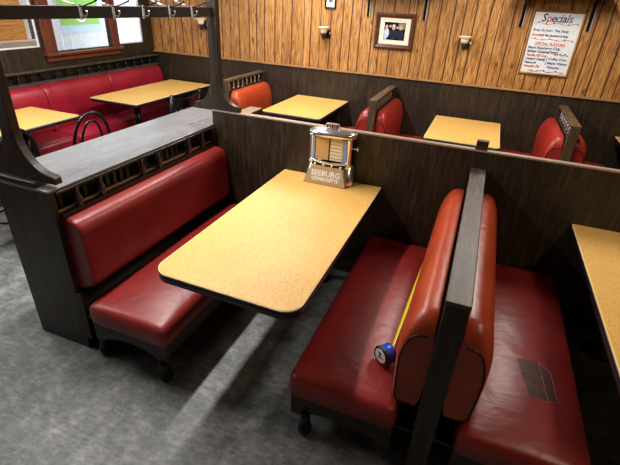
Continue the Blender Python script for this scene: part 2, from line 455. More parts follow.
# green and blue banner on the fence
t = thing('fence_sign', 'green and pale blue sign with white round emblem on the white fence outside', 'sign', (-4.09, 2.2, 1.27))
MB().box(-4.0995, -4.09, 1.86, 2.56, 1.27, 1.95, M_paleblue).build('sign_board', t)
MB().box(-4.0899, -4.087, 1.88, 2.53, 1.365, 1.95, M_green).build('green_field', t)
e = MB(); mm = Matrix.Rotation(PI/2, 4, 'Y')
e.lathe([(.105, 0), (.105, .0014)], (-4.0869, 2.22, 1.50), M_labelwhite, 28, mm)
e.lathe([(.08, 0), (.08, .0018)], (-4.0868, 2.22, 1.50), M_green, 24, mm)
e.lathe([(.045, 0), (.045, .0022)], (-4.0867, 2.22, 1.50), M_labelwhite, 16, mm)
e.build('emblem', t)
# things outside the first window
t = thing('shed_door', 'orange wooden plank door outside the far left window', 'door', (-3.8, .35, 0))
MB().box(-3.82, -3.78, -.2, 1.12, 1.27, 2.3, M_alder).build('door_leaf', t)
MB().box(-3.82, -3.78, -.2, 1.12, -.02, 1.265, M_alder).build('lower_leaf', t)
p = MB()
for zz in (1.42, 1.62): p.box(-3.78, -3.77, -.15, 1.06, zz, zz+.02, M_alder)
p.build('batten', t, .003)
MB().box(-3.84, -3.77, 1.121, 1.165, -.02, 2.35, M_siding).build('door_jamb', t)
o = MB().box(-3.765, -3.68, -.9, 1.36, -.02, 1.27, M_beige).build('planter_wall', None, .01)
o.data.materials.append(M_beige)
tag(o, 'low beige wall outside the far left window', 'wall')
o = MB().box(-3.86, -3.80, 1.17, 1.30, -.02, 1.47, M_darkbox).build('gate_post', None, .004)
tag(o, 'dark slate post between the orange door and the red window casing', 'post')

# partition between the bays
struct(MB().box(-.60, XR, 0, .035, 0, 1.09, M_woodZ).build('wall_middle'))
struct(MB().box(-.602, XR, -.003, .038, 1.09, 1.102, M_capedge).build('trim_2', bevel=.002))
h = MB()
for zz in (1.0, 1.03): h.box(-.607, -.6, .008, .026, zz-.01, zz+.008, M_brass)
o = h.build('hinge'); tag(o, 'small brass hinge on the free end of the middle partition', 'hinge')
o = MB().box(1.246, 1.315, -.001, .036, 1.102, 1.158, M_woodX).build('wooden_block', None, .003)
tag(o, 'small brown wood block standing on top of the middle partition', 'block')

# ------------------------------------------------------------------ left booth
def left_booth():
    t = thing('booth_bench', 'red booth bench with long grey ledge on its back, left of the nearest table', 'bench', (-.6, -.7, 0))
    y0, y1 = -1.42, .37
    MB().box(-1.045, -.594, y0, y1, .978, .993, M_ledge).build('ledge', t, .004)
    MB().box(-.965, -.592, y0+.004, y0+.032, 0, .978, M_woodZ).build('end_panel', t, .003)
    MB().box(-.965, -.59, y1-.035, y1-.01, 0, .972, M_woodZ).build('end_panel', t, .003)
    MB().box(-.965, -.945, y0+.035, y1-.035, 0, .972, M_woodZ).build('rear_panel', t)
    MB().box(-.635, -.6085, y0+.035, 0-.002, .10, .84, M_frame).build('front_panel', t)
    MB().box(-.592, -.556, y0+.004, y0+.03, .08, .40, M_woodZ).build('stile', t, .003)
    MB().box(-.599, -.576, -.04, -.006, .85, .978, M_woodZ).build('stile', t, .003)
    g = MB()
    g.box(-.608, -.583, y0+.03, -.04, .964, .978, M_frame)
    g.box(-.608, -.575, y0+.03, -.006, .842, .864, M_frame)
    g.build('gallery_frame', t, .003)
    MB().box(-.626, -.608, y0+.03, -.006, .84, .870, M_oaktrim).build('gallery_shelf', t, .003)
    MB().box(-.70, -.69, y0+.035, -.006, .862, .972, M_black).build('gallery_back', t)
    for y in (-1.266, -1.111, -.789, -.638, -.325, -.159): spindle(-.592, y, .864, .964, M_bronze, .0185, t)
    y = y0+.09
    while y < -.06:
        if all(abs(y-q) > .028 for q in (-1.266, -1.111, -.789, -.638, -.325, -.159)):
            MB().box(-.645, -.638, y-.012, y+.012, .862, .972, M_woodZ).build('slat', t)
        y += .052
    mb, _ = back_mb(-.607, 1, -1.386, -.012, [(0, .395), (.06, .42), (.115, .445), (.134, .47), (.138, .53), (.136, .6), (.13, .74), (.120, .80), (.092, .832), (.02, .842), (0, .835)], M_red, .03, .02); mb.build('backrest', t)
    rbox_mb(-.475, .022, -1.47, -.012, .262, .395, .04, M_red, .04).build('seat', t)
    a = MB()   # scalloped apron
    def apron(xa, xb, ya, yb):
        pts = [(xa, .262), (xb, .262), (xb, .13)]
        for i in range(15):
            u = i/14; x = xb-.05-(xb-xa-.1)*u; pts.append((x, .13+.055*math.sin(PI*u)**.6))
        pts.append((xa, .13)); return pts
    a.prism(apron(-.49, -.01, 0, 0), -1.435, -1.41, 'Y', M_woodX)
    a.box(-.03, -.01, -1.41, -.015, .17, .262, M_woodY)
    a.build('apron', t, .002)
    MB().box(-.60, -.03, -1.41, -.015, .24, .262, M_frame).build('seat_deck', t)
    for x, y in ((-.04, -1.425), (-.48, -1.405), (-.045, -.12), (-.43, -.12)): foot(x, y, .135 if y < -1 else .24, t)
    return t
left_booth()

# ------------------------------------------------------------------ double booth divider
def scallop(xa, xb, z0=.12, z1=.255, rise=.05):
    pts = [(xa, z1), (xb, z1), (xb, z0)]
    for i in range(15):
        u = i/14; pts.append((xb-.05-(xb-xa-.1)*u, z0+rise*math.sin(PI*u)**.6))
    pts.append((xa, z0)); return pts

def divider(xc, y0, y1, label, sides, Mc, Ms, hw=.0415, group=None, sw=.50, ztop=.99, spn=7, detail=True, capw=None, off=.035, sz=0):
    t = thing('booth_bench', label, 'bench', (xc, (y0+y1)/2, 0), group)
    cw = capw or hw
    MB().box(xc-cw-.002, xc+cw+.002, y0-.002, y1, ztop-.022, ztop, M_cap if detail else M_capbrown).build('cap', t, .003)
    MB().box(xc-hw, xc+hw, y0, y0+.04, 0, ztop-.022, M_woodZ if detail else M_postbrown).build('post', t, .003)
    MB().box(xc-hw, xc+hw, y1-.04, y1, 0, ztop-.022, M_woodZ).build('post', t, .003)
    MB().box(xc-hw+.006, xc+hw-.006, y0+.04, y1-.04, .06, .875, M_woodZ).build('panel', t)
    ys = [y0+.04+(y1-y0-.08)*(i+.5)/spn for i in range(spn)]
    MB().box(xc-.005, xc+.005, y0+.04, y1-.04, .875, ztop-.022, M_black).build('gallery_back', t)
    for y in ys: spindle(xc, y, .875, ztop-.022, M_bronze if detail else M_steel, .017 if not detail else .015, t)
    for s in sides:
        mb, out = back_mb(xc+s*hw, s, y0+.05, y1-.012, BPROF, Mc, .07, .022, .07)
        b = mb.build('backrest', t)
        # black piping along the end of the cushion
        pts = [Vector(p)+Vector((0, -.001, 0)) for p in out]
        pts = [p for p in pts if (p.x-xc)*s > hw+.03]
        pts = [p*1.0 for p in pts]
        c = Vector((xc+s*(hw+.06), 0, .62))
        q = [Vector((p.x, y0+.051, p.z)) for p in pts]
        pm = MB().tube(q, .0045, M_black, 6).build('piping', b)
        pm.data.transform(Matrix.Translation(Vector((-t.location.x, -t.location.y, 0))))
        xa, xb = sorted((xc+s*(hw+off), xc+s*(hw+off+sw)))
        rbox_mb(xa, xb, y0-.006, y1-.012, .25+sz, .388+sz, .04, Ms, .045).build('seat', t)
        a = MB(); a.prism(scallop(xa+.01, xb-.01, .12+sz, .255+sz), y0+.025, y0+.05, 'Y', M_woodX)
        xf = xb-.03 if s > 0 else xa+.01
        a.box(xf, xf+.02, y0+.05, y1-.015, .16+sz, .25+sz, M_woodY)
        a.build('apron', t, .002)
        x2, x3 = sorted((xc+s*(hw-.005), xf+.01))
        MB().box(x2, x3, y0+.05, y1-.015, .235+sz, .252+sz, M_woodY).build('seat_deck', t)
        xo = xb-.085 if s > 0 else xa+.085
        foot(xo, y0+.035, .16+sz, t); foot(xo, y1-.15, .235+sz, t)
    return t
nb = divider(1.2915, -1.456, -.004, 'double-sided booth bench with flat capped divider, right of the nearest table', (-1, 1), M_orange, M_red, sw=.495, off=.075)
# the row of booths by the panelled wall
divider(.225, 1.57, 2.535, 'back-to-back booth bench in second row, right of first square table', (-1, 1), M_bright, M_red, .036, spn=7, detail=False, sw=.52, sz=.055)
divider(2.03, 1.57, 2.535, 'back-to-back booth bench in second row, at far right below the menu board', (-1, 1), M_bright, M_red, .040, spn=7, detail=False, sw=.50, sz=.055)
divider(-1.50, 1.62, 2.535, 'orange-red booth bench behind the far coat rack post', (1,), M_orange, M_red, .036, spn=8, detail=False, sw=.44, sz=.03)
o = MB().box(-1.165, -1.01, 1.22, 1.60, 0, .75, M_woodY).build('side_cabinet', None, .004)
o.data.materials.append(M_capedge); o.data.polygons[1].material_index = 1
tag(o, 'narrow brown cabinet with pale top in front of orange booth bench', 'cabinet')

# tear repair stitching on the right seat
def seat_z(x, y):
    x0, x1, y0, y1 = 1.408, 1.903, -1.462, -.016
    u = (x-(x0+x1)/2)/((x1-x0)/2); v = (y-(y0+y1)/2)/((y1-y0)/2)
    return .388+.045*(1-u*u)*(1-v**4)
st = MB()
def stitch(a, b, n=14, r=.0011, gap=False):
    pts = []
    for i in range(n+1):
        k = i/n; x = a[0]+(b[0]-a[0])*k; y = a[1]+(b[1]-a[1])*k
        pts.append((x+random.uniform(-.0015, .0015), y+random.uniform(-.0015, .0015), seat_z(x, y)+.0012))
    if gap:
        for i in range(0, n, 2): st.tube(pts[i:i+2], r, M_thread, 5)
    else: st.tube(pts, r, M_thread, 5)
A, B, C_, D = (1.631, -.968), (1.772, -.987), (1.791, -1.157), (1.673, -1.181)
E_, F_ = (1.724, -.955), (1.75, -1.175)
stitch(A, D); stitch(E_, B); stitch(B, C_); stitch(D, F_, gap=True); stitch(F_, C_); stitch(E_, F_, r=.0008)
stitch((1.645, -1.04), (1.74, -1.055), gap=True, r=.0009); stitch((1.64, -1.025), (1.735, -1.04), gap=True, r=.0008); stitch((1.655, -1.10), (1.745, -1.10), gap=True)
stitch((1.70, -1.10), (1.71, -1.18), gap=True, r=.0008); stitch(C_, (1.82, -1.185), 5, .0006)
so = st.build('stitching', nb)
so['label'] = 'pale repair stitching over a worn patch'
pt = MB(); g = 8; vs = []
for i in range(g+1):
    for j in range(g+1):
        u, v = i/g, j/g
        top = Vector(A)*(1-u)+Vector(B)*u+Vector((0, .022))*(1-(2*u-1)**2); bot = Vector(D)*(1-u)+Vector(C_)*u
        p = top*(1-v)+bot*v; vs.append((p.x, p.y, seat_z(p.x, p.y)+.0006))
pt.add(vs, [[i*(g+1)+j, (i+1)*(g+1)+j, (i+1)*(g+1)+j+1, i*(g+1)+j+1] for i in range(g) for j in range(g)], M_tear, True)
pt.build('worn_patch', nb)

# ------------------------------------------------------------------ tables
def table(x0, x1, y0, y1, label, group=None, round_front=.09, support='bracket', rall=0.012, skew=0):
    xc, yc = (x0+x1)/2, (y0+y1)/2
    t = thing('dining_table', label, 'table', (xc, yc, 0), group)
    def outline(ins=0):
        pts = []
        R_ = [(x0, y0, round_front, PI), (x1, y0, round_front, 1.5*PI), (x1, y1, rall, 0), (x0, y1, rall, .5*PI)]
        for cx, cy, r, a0 in R_:
            sx = 1 if cx == x0 else -1; sy = 1 if cy == y0 else -1
            ox, oy = cx+sx*r, cy+sy*r
            for i in range(9):
                a = a0+i/8*PI/2; X_ = ox+(r-ins)*math.cos(a); Y_ = oy+(r-ins)*math.sin(a)
                pts.append((X_, Y_-skew*(X_-x0)*(y1-Y_)/(y1-y0)))
        return pts
    MB().prism(outline(), (.712 if round_front < .05 else .706), .742, 'Z', M_black, True).build('edge_band', t)
    MB().prism(outline(.0), .742, .7485, 'Z', M_lamedge).build('edge_highlight', t)  # thin pale layer drawn as the bevel highlight
    MB().prism(outline(.004), .7485, .75, 'Z', M_lam).build('tabletop', t)
    if support == 'bracket':
        for x in (x0+.15, x1-.15):
            b = MB(); b.prism([(y1-.003, .712), (y1-.42, .712), (y1-.003, .36)], x-.012, x+.012, 'X', M_black); b.build('bracket', t)
        MB().lathe([(.09, 0), (.09, .012), (.03, .03), (.03, .7)], (xc, y1-.15, 0), M_blackmetal, 20).build('column', t)
        MB().box(x0+.05, x1-.05, y1-.04, y1-.001, .67, .712, M_black).build('cleat', t)
    else:
        MB().lathe([(.036, .02), (.036, .70)], (xc, yc, 0), M_blackmetal, 16).build('column', t)
        b = MB(); b.box(xc-.27, xc+.27, yc-.03, yc+.03, 0, .025, M_blackmetal); b.box(xc-.03, xc+.03, yc-.27, yc-.031, 0, .025, M_blackmetal); b.box(xc-.03, xc+.03, yc+.031, yc+.27, 0, .025, M_blackmetal)
        b.build('base', t, .006)
        MB().box(xc-.2, xc+.2, yc-.2, yc+.2, .70, .712, M_black).build('mounting_plate', t)
    return t
table(-.004, .716, -1.466, -.004, 'golden laminate booth table nearest the camera, holding the chrome tabletop jukebox', skew=.015, round_front=.09)
table(1.88, 2.595, -1.44, -.004, 'golden laminate booth table cut by the right edge, beyond the stitched red seat')
table(-.97, -.297, 1.50, 2.51, 'square golden table in second row beside orange booth bench', round_front=.03)
table(.787, 1.466, 1.40, 2.39, 'golden table in second row behind the wooden block on partition', round_front=.03, support='pedestal')
table(2.58, 3.26, 1.50, 2.51, 'golden table mostly cut off at the far right edge', round_front=.03)
table(-2.86, -2.21, .985, 1.70, 'square golden table with metal column in front of red wall bench', round_front=.02, support='pedestal')
table(-2.86, -2.21, 1.702, 2.42, 'square golden table in corner, pushed up behind another table', round_front=.02, support='pedestal')
table(-2.99, -2.35, -.36, .365, 'square golden table behind the front coat rack post', round_front=.02, support='pedestal')
table(-2.99, -2.35, -1.09, -.363, 'golden table at left edge, mostly hidden by front coat rack post', round_front=.02, support='pedestal')

# ------------------------------------------------------------------ long bench on the left wall
t = thing('wall_bench', 'long cherry red bench along the left wall under the windows', 'bench', (XL+.1, .6, 0))
xw = XL+.002
yA, yE = -2.2, 2.48
MB().box(xw, xw+.075, yA, YB-.02, 1.03, 1.046, M_cap).build('top_rail', t, .003)
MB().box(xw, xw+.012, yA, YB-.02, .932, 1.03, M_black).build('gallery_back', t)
MB().box(xw, xw+.075, yA, YB-.02, .91, .932, M_cap).build('lower_rail', t, .003)
MB().box(xw, xw+.03, yA, yE, 0.05, .91, M_frame).build('rear_panel', t)
y = yA+.06
while y < YB-.06:
    if y > -.4: spindle(xw+.048, y, .932, 1.03, M_blackmetal, .017, t)
    y += .15
ys = [yA, -1.25, -.32, .61, 1.52, yE]
for a, b in zip(ys[:-1], ys[1:]):
    mb, _ = back_mb(xw+.03, 1, a+.002, b-.002, [(p, z+.045) for p, z in BPROF], M_redwall, .02, .012); mb.build('backrest', t)
for a, b in zip(ys[:-1], ys[1:]):
    rbox_mb(xw+.06, -2.68, a+.002, b-.002, .31, .435, .045, M_redwall, .03).build('seat', t)
MB().box(xw+.03, -2.72, yA, yE, 0, .31, M_frame).build('base', t)

# ------------------------------------------------------------------ chairs
def curve_arc(f, n=28): return [f(i/n) for i in range(n+1)]
def bentwood(loc, rz, label):
    t = thing('bentwood_chair', label, 'chair', loc, 'bentwood chairs')
    L = Vector(loc)
    def W(pts): return [Vector(p)+L for p in pts]
    MB().lathe([(.17, .44), (.195, .447), (.2, .46), (.19, .47), (.0001, .466)], loc, M_blackmetal, 28).build('seat', t)
    for sx in (-1, 1):
        MB().tube(W([(-.13, sx*.12, .45), (-.16, sx*.15, .22), (-.19, sx*.165, 0)]), [.016, .015, .012], M_blackmetal).build('leg', t)
    def hoop(hw, top, tilt):
        def f(u):
            a = PI*u; y = -hw*math.cos(a)*(1 if .0 < u < 1 else 1); z = .46+(top-.46)*(math.sin(a)**.55)
            return (.165+(z-.46)*tilt, y, z)
        return f
    def outer(u):
        return hoop(.175, .95, .14)(u)
    MB().tube(W(curve_arc(outer)), .0135, M_blackmetal, 8).build('back_hoop', t)
    MB().tube(W(curve_arc(hoop(.105, .885, .14))), .0105, M_blackmetal, 8).build('inner_hoop', t)
    for sx in (-1, 1):
        MB().tube(W([(.165, sx*.175, .46), (.19, sx*.17, .22), (.225, sx*.165, 0)]), [.0135, .014, .012], M_blackmetal).build('leg', t)
    MB().tube(W([(.145*math.cos(2*PI*i/24), .145*math.sin(2*PI*i/24), .25) for i in range(25)]), .009, M_blackmetal, 6).build('ring_stretcher', t)
    t.rotation_euler.z = rz
    return t
bentwood((-1.93, -.06, 0), -.15, 'black bentwood chair with looped back behind the grey ledge')
bentwood((-1.98, -.74, 0), .1, 'black bentwood chair partly hidden by the front coat rack post')

def slat_chair(loc, rz, label):
    t = thing('slat_back_chair', label, 'chair', loc)
    L = Vector(loc)
    mb = rbox_mb(L.x-.2, L.x+.2, L.y-.21, L.y+.21, .43, .465, .015, M_blackmetal, .006); mb.build('seat', t)
    for sy in (-1, 1):
        MB().tube([L+Vector(p) for p in [(.19, sy*.195, 0), (.185, sy*.195, .45), (.2, sy*.21, .7), (.245, sy*.225, .985)]], [.015, .017, .017, .016], M_blackmetal, 8).build('post', t)
        MB().tube([L+Vector((-.17, sy*.18, 0)), L+Vector((-.165, sy*.17, .435))], [.013, .018], M_blackmetal, 8).build('leg', t)
    # curved crest rail, dipping in the middle
    n = 16; vs = []
    for i in range(n+1):
        u = -1+2*i/n; y = .222*u; bow = .035*(1-u*u); zt = .935+.03*u*u; zb = .845+.0*u
        for dx, z in ((-.008, zb), (.008, zb), (.03+.008, zt), (.03-.01, zt)):
            vs.append(L+Vector((.215+bow+dx, y, z)))
    fs = [[i*4+k, i*4+(k+1) % 4, (i+1)*4+(k+1) % 4, (i+1)*4+k] for i in range(n) for k in range(4)]+[[0, 1, 2, 3], [n*4+3, n*4+2, n*4+1, n*4]]
    m = MB(); m.add(vs, fs, M_blackmetal); m.build('crest_rail', t, .003)
    for k in range(5):
        y = -.15+.075*k; bow = .035*(1-(y/.222)**2)
        MB().tube([L+Vector((.15, y, .46)), L+Vector((.165+bow, y, .65)), L+Vector((.213+bow, y, .86))], .012, M_blackmetal, 6, flat=.6).build('slat', t)
    t.rotation_euler.z = rz
    return t
slat_chair((-1.72, .885, 0), 0, 'black slat-back wooden chair beside the far coat rack post')

# ------------------------------------------------------------------ coat rack
t = thing('coat_rack', 'dark wooden overhead coat rack with two flared posts and hook beam', 'coat rack', (-.66, -.7, .99))
def flared(xc, y0, y1, z0, half, hw, flip=1, topz=2.05, wl=1):
    """post whose foot sweeps out both sides"""
    R = .17
    def side(s):
        pts = [(xc+s*half, z0), (xc+s*half, z0+.03)]
        x1 = xc+s*(half-.012); xa = xc+s*hw
        for i in range(13):
            a = i/12*PI/2
            # quarter ellipse from foot tip to post side
            pts.append((x1+(xa-x1)*math.sin(a), z0+.04+.19*(1-math.cos(a))))
        pts.append((xa, topz)); return pts
    r = side(1); l = side(-1)
    return MB().prism(l+r[::-1], y0, y1, 'Y', M_woodZ)
flared(-.80, -1.392, -1.352, 1.022, .235, .042).build('post', t, .003)
MB().box(-1.12, -.675, -1.42, -1.30, .993, 1.022, M_woodX).build('foot_board', t, .003)
flared(-.562, -.002, .04, 1.103, .185, .038).build('post', t, .003)
bm_ = MB(); 
P0, P1 = Vector((-.775, -1.352, 0)), Vector((-.56, -.003, 0)); d = (P1-P0).normalized(); nrm = Vector((d.y, -d.x, 0))
q = [P0-nrm*.012, P0+nrm*.012, P1+nrm*.012, P1-nrm*.012]
vs = [(p.x, p.y, z) for z in (1.712, 1.768) for p in q]
bm_.add(vs, [(0, 3, 2, 1), (4, 5, 6, 7), (0, 1, 5, 4), (1, 2, 6, 5), (2, 3, 7, 6), (3, 0, 4, 7)], M_beam)
bm_.build('beam', t, .002)
for y in (-.935, -.75, -.56, -.37, -.19):
    k = (y-P0.y)/(P1.y-P0.y); b = P0+(P1-P0)*k+nrm*.013
    hk = MB()
    hk.box(b.x, b.x+.004, b.y-.007, b.y+.007, 1.708, 1.775, M_nickel)
    hk.tube([(b.x+.004, b.y, 1.765), (b.x+.03, b.y+.01, 1.772), (b.x+.07, b.y+.03, 1.79), (b.x+.085, b.y+.035, 1.80)], [.0035, .0035, .0035, .006], M_blackmetal, 6)
    hk.tube([(b.x+.004, b.y, 1.725), (b.x+.025, b.y+.004, 1.722), (b.x+.035, b.y+.006, 1.735), (b.x+.034, b.y+.006, 1.75)], [.0035, .0035, .0035, .0055], M_steel, 6)
    hk.tube([(b.x-.02, b.y, 1.770), (b.x-.05, b.y-.01, 1.778), (b.x-.09, b.y-.02, 1.79), (b.x-.10, b.y-.022, 1.80)], [.003, .003, .003, .006], M_steel, 6)
    hk.build('coat_hook', t)

# ------------------------------------------------------------------ tabletop jukebox
t = thing('tabletop_jukebox', 'chrome tabletop jukebox standing at the wall end of nearest table', 'jukebox', (.36, -.08, .75))
yb = -.012
XC = .36
def hull(zs, ma, mb_=None):
    """stack of D-shaped sections: (z, halfwidth, front y)"""
    vs = []; n = 20
    for z, hw, yf in zs:
        for i in range(n):
            u = -1+2*i/(n-1); yy = yf+(abs(u)**3)*.035
            vs.append((XC+hw*u, yy, z))
        vs.append((XC+hw, yb, z)); vs.append((XC-hw, yb, z))
    m_ = n+2; mb = MB()
    mb.add(vs, [[i*m_+k, i*m_+(k+1) % m_, (i+1)*m_+(k+1) % m_, (i+1)*m_+k] for i in range(len(zs)-1) for k in range(m_)], ma, True)
    mb.add(vs[:m_], [list(range(m_))[::-1]], ma); mb.add(vs[-m_:], [list(range(m_))], ma)
    return mb
hull([(.75, .170, -.135), (.765, .171, -.137), (.80, .163, -.12), (.87, .152, -.10), (.885, .148, -.085)], M_chrome).build('base', t)
hull([(.885, .146, -.06), (1.07, .142, -.06)], M_blackmetal).build('housing', t)
# domed lid
lid = []
for i in range(9):
    a = i/8*PI/2; lid.append((1.07+.035*math.sin(a)+.0, .155*math.cos(a*.92)+.0, 0))
mb = MB(); prof = [(.150, 0), (.158, .006), (.158, .018), (.150, .03), (.125, .042), (.08, .05), (.0001, .053)]
mb.lathe(prof, (XC, -.07, 1.068), M_chrome, 40, sx=1.02, sy=.42)
mb.box(XC-.158, XC+.158, -.07, yb, 1.068, 1.09, M_chrome)
mb.build('lid', t)
MB().box(XC-.045, XC+.045, -.085, -.055, 1.118, 1.15, M_steel).build('selector_knob', t, .008)
k = MB()
for i in range(5): k.box(XC-.036+i*.0165, XC-.026+i*.0165, -.0875, -.085, 1.124, 1.144, M_jred if i % 2 else M_black)
k.build('button', t)
# display window
MB().box(XC-.105, XC+.10, -.098, -.060, .905, 1.062, M_papertan).build('display_housing', t, .004)
pg = MB()
pg.box(XC-.098, XC-.008, -.102, -.098, .912, 1.055, M_papertan); pg.box(XC+.002, XC+.088, -.102, -.098, .912, 1.055, M_paper)
pg.build('song_list', t)
ln = MB()
for i in range(6):
    z = .925+i*.0235
    ln.box(XC+.004, XC+.086, -.1028, -.102, z, z+.0022, M_inkblack)
    ln.box(XC-.094, XC-.012, -.1028, -.102, z+.004, z+.0058, M_jred if i < 2 else M_brass)
ln.box(XC-.006, XC+.0, -.104, -.098, .91, 1.057, M_black)
ln.build('divider_strip', t)
for s in (-1, 1):
    c = MB(); xx = XC+s*.128
    c.lathe([(.024, .885), (.021, .90), (.019, .98), (.02, 1.06), (.023, 1.072)], (xx, -.085, 0), M_chrome, 16)
    c.build('column', t)
MB().box(XC+.095, XC+.117, -.104, -.08, .905, 1.06, M_jblue).build('blue_reflection', t)  # bluish strips stand in for reflections beside the chrome columns
MB().box(XC-.122, XC-.106, -.104, -.08, .905, 1.06, M_jblue).build('blue_reflection', t)
# chrome bezel and push buttons below the window
bz = MB()
bz.tube([(XC-.13+.26*i/16, -.112-.012*math.sin(PI*i/16), .905-.012*math.sin(PI*i/16)) for i in range(17)], .008, M_chrome, 8)
bz.build('bezel', t)
MB().box(XC-.115, XC+.115, -.118, -.09, .868, .893, M_black).build('button_bar', t, .003)
for i in range(4):
    MB().lathe([(.0085, 0), (.0085, .012), (.005, .015)], (XC-.09+i*.06, -.117, .880), M_chrome, 12, Matrix.Rotation(PI/2, 4, 'X')).build('push_button', t)
# coin reject knob at the right side
kb = MB(); kb.tube([(XC+.14, -.06, 1.0), (XC+.185, -.06, 1.0)], .005, M_chrome, 8); kb.tube([(XC+.178, -.06, .985), (XC+.178, -.06, 1.015)], .006, M_chrome, 8)
kb.build('side_knob', t)
# sloped plate with lettering
pl = MB()
a0, a1 = Vector((0, -.160, .753)), Vector((0, -.128, .868))
vs = [(XC-.158, a0.y, a0.z), (XC+.142, a0.y, a0.z), (XC+.105, a1.y, a1.z), (XC-.115, a1.y, a1.z)]
vs2 = [(x, -.10, z) for x, y, z in vs]
pl.add(vs+vs2, [(0, 1, 2, 3), (7, 6, 5, 4), (0, 4, 5, 1), (1, 5, 6, 2), (2, 6, 7, 3), (3, 7, 4, 0)], M_brass)
pl.build('name_plate', t, .002)

def text_mesh(txt, size, mat, loc, rot, name, parent, shear=0, extrude=.0004, sx=1, align='LEFT', space=1.0, bold=.0011):
    cu = bpy.data.curves.new('lettering_curve', 'FONT'); cu.body = txt; cu.size = size; cu.extrude = extrude; cu.shear = shear
    cu.align_x = align; cu.space_character = space; cu.resolution_u = 2; cu.offset = bold
    ob = bpy.data.objects.new('tmp', cu); COL.objects.link(ob); bpy.context.view_layer.update()
    me = bpy.data.meshes.new_from_object(ob.evaluated_get(bpy.context.evaluated_depsgraph_get()))
    bpy.data.objects.remove(ob)
    me.materials.clear(); me.materials.append(mat)
    me.transform(Matrix.Translation(Vector(loc)) @ rot.to_4x4() @ Matrix.Diagonal((sx, 1, 1, 1)))
    if parent: me.transform(Matrix.Translation(-Vector(parent.location)))
    o = bpy.data.objects.new(name, me); COL.objects.link(o)
    if parent: o.parent = parent
    return o
tilt = math.atan2(a1.z-a0.z, a1.y-a0.y)
RT = Matrix.Rotation(tilt, 3, 'X')
def onplate(z): k = (z-a0.z)/(a1.z-a0.z); return a0.y+(a1.y-a0.y)*k-.0012
text_mesh('SEEBURG', .052, M_labelwhite, (XC-.005, onplate(.808), .808), RT, 'lettering', t, align='CENTER', sx=.98)
text_mesh('CONSOLETTE', .031, M_labelwhite, (XC-.005, onplate(.778), .778), RT, 'lettering', t, align='CENTER', sx=.98)

# ------------------------------------------------------------------ tape measure
t = thing('tape_measure', 'blue tape measure with yellow blade pulled out on the red seat', 'tape measure', (1.058, -1.232, .424))
prof = smooth_poly([Vector(p)*1.2 for p in ((-.033, 0), (.033, 0), (.036, .03), (.03, .058), (.0, .07), (-.028, .06), (-.036, .03))], 2)
# body: rounded D shape extruded across, standing on its edge; face toward the camera
body = MB(); body.prism(prof, -.019, .036, 'Y', M_blue, True); body.prism([(a*1.07, z*1.05-.001) for a, z in prof], -.024, -.012, 'Y', M_black, True)
RZ = Matrix.Rotation(math.radians(-38), 4, 'Z')
o = body.build('case', None, .002); o.data.transform(RZ); o.parent = t
lab = MB(); lab.lathe([(.034, 0), (.034, .0016)], (0, -.0242, .041), M_labelwhite, 28, Matrix.Rotation(PI/2, 4, 'X'))
o = lab.build('face_label', None); o.data.transform(RZ); o.parent = t
mk = MB()
for a, z, w, hh in ((-.011, .043, .016, .008), (-.006, .030, .007, .016), (-.010, .021, .014, .006), (.012, .026, .006, .008)): mk.box(a, a+w, -.0268, -.0258, z+.007, z+hh+.007, M_inkblack)
o = mk.build('label_mark', None); o.data.transform(RZ); o.parent = t
bl = MB(); n = 20
def szL(x, y):
    x0, x1, y0, y1 = .68, 1.175, -1.462, -.016
    u = (x-(x0+x1)/2)/((x1-x0)/2); v = (y-(y0+y1)/2)/((y1-y0)/2)
    return .388+.045*max(0, 1-u*u)*max(0, 1-v**4)
vs = []
for i in range(n+1):
    k = i/n; y = -1.195+(1.06)*k; x = 1.080+.036*k; z = .445+.012*math.sin(PI*k)-.0
    tw = min(1, k*1.8)
    wx, wz = .006+.004*tw, .012*(1-tw)+.004
    vs += [(x-wx, y, z-wz*.3), (x+wx, y, z+wz*.8)]
bl.add(vs, [[2*i, 2*i+1, 2*i+3, 2*i+2] for i in range(n)], M_yellow, True)
o = bl.build('blade', t); sm = o.modifiers.new('thick', 'SOLIDIFY'); sm.thickness = .0012
o = MB().box(1.098, 1.118, -.137, -.133, .425, .455, M_steel).build('end_hook', t)

# ------------------------------------------------------------------ things on the back wall
def sconce(x, z, label):
    t = thing('wall_sconce', label, 'lamp', (x, YB, z), 'small cream wall sconces')
    yy = YB-.085
    MB().lathe([(.030, -.012), (.038, .0), (.042, .02), (.040, .03), (.066, .048), (.07, .056), (.052, .056), (.03, .03), (.0001, .028)], (x, yy, z), M_cream, 24).build('lamp_shade', t)
    b = MB(); b.lathe([(.004, -.085), (.012, -.075), (.02, -.055), (.015, -.045), (.026, -.03), (.028, -.012)], (x, yy, z), M_frame, 14)
    b.tube([(x, yy, z-.05), (x+.012, YB-.05, z-.06), (x+.016, YB-.012, z-.03)], .010, M_frame, 8)
    b.box(x-.022, x+.05, YB-.018, YB-.001, z-.07, z+.02, M_frame)
    b.build('bracket', t)
    MB().lathe([(.007, 0), (.009, .012), (.006, .024)], (x+.058, YB-.028, z-.022), M_labelwhite, 10).build('switch', t)
    return t
sconce(-.655, 1.500, 'small cream glass wall sconce left of the framed photograph')
sconce(.923, 1.515, 'small cream glass wall sconce between framed photograph and menu board')
sconce(-2.335, 1.485, 'small cream glass wall sconce below the hook beam by far post')

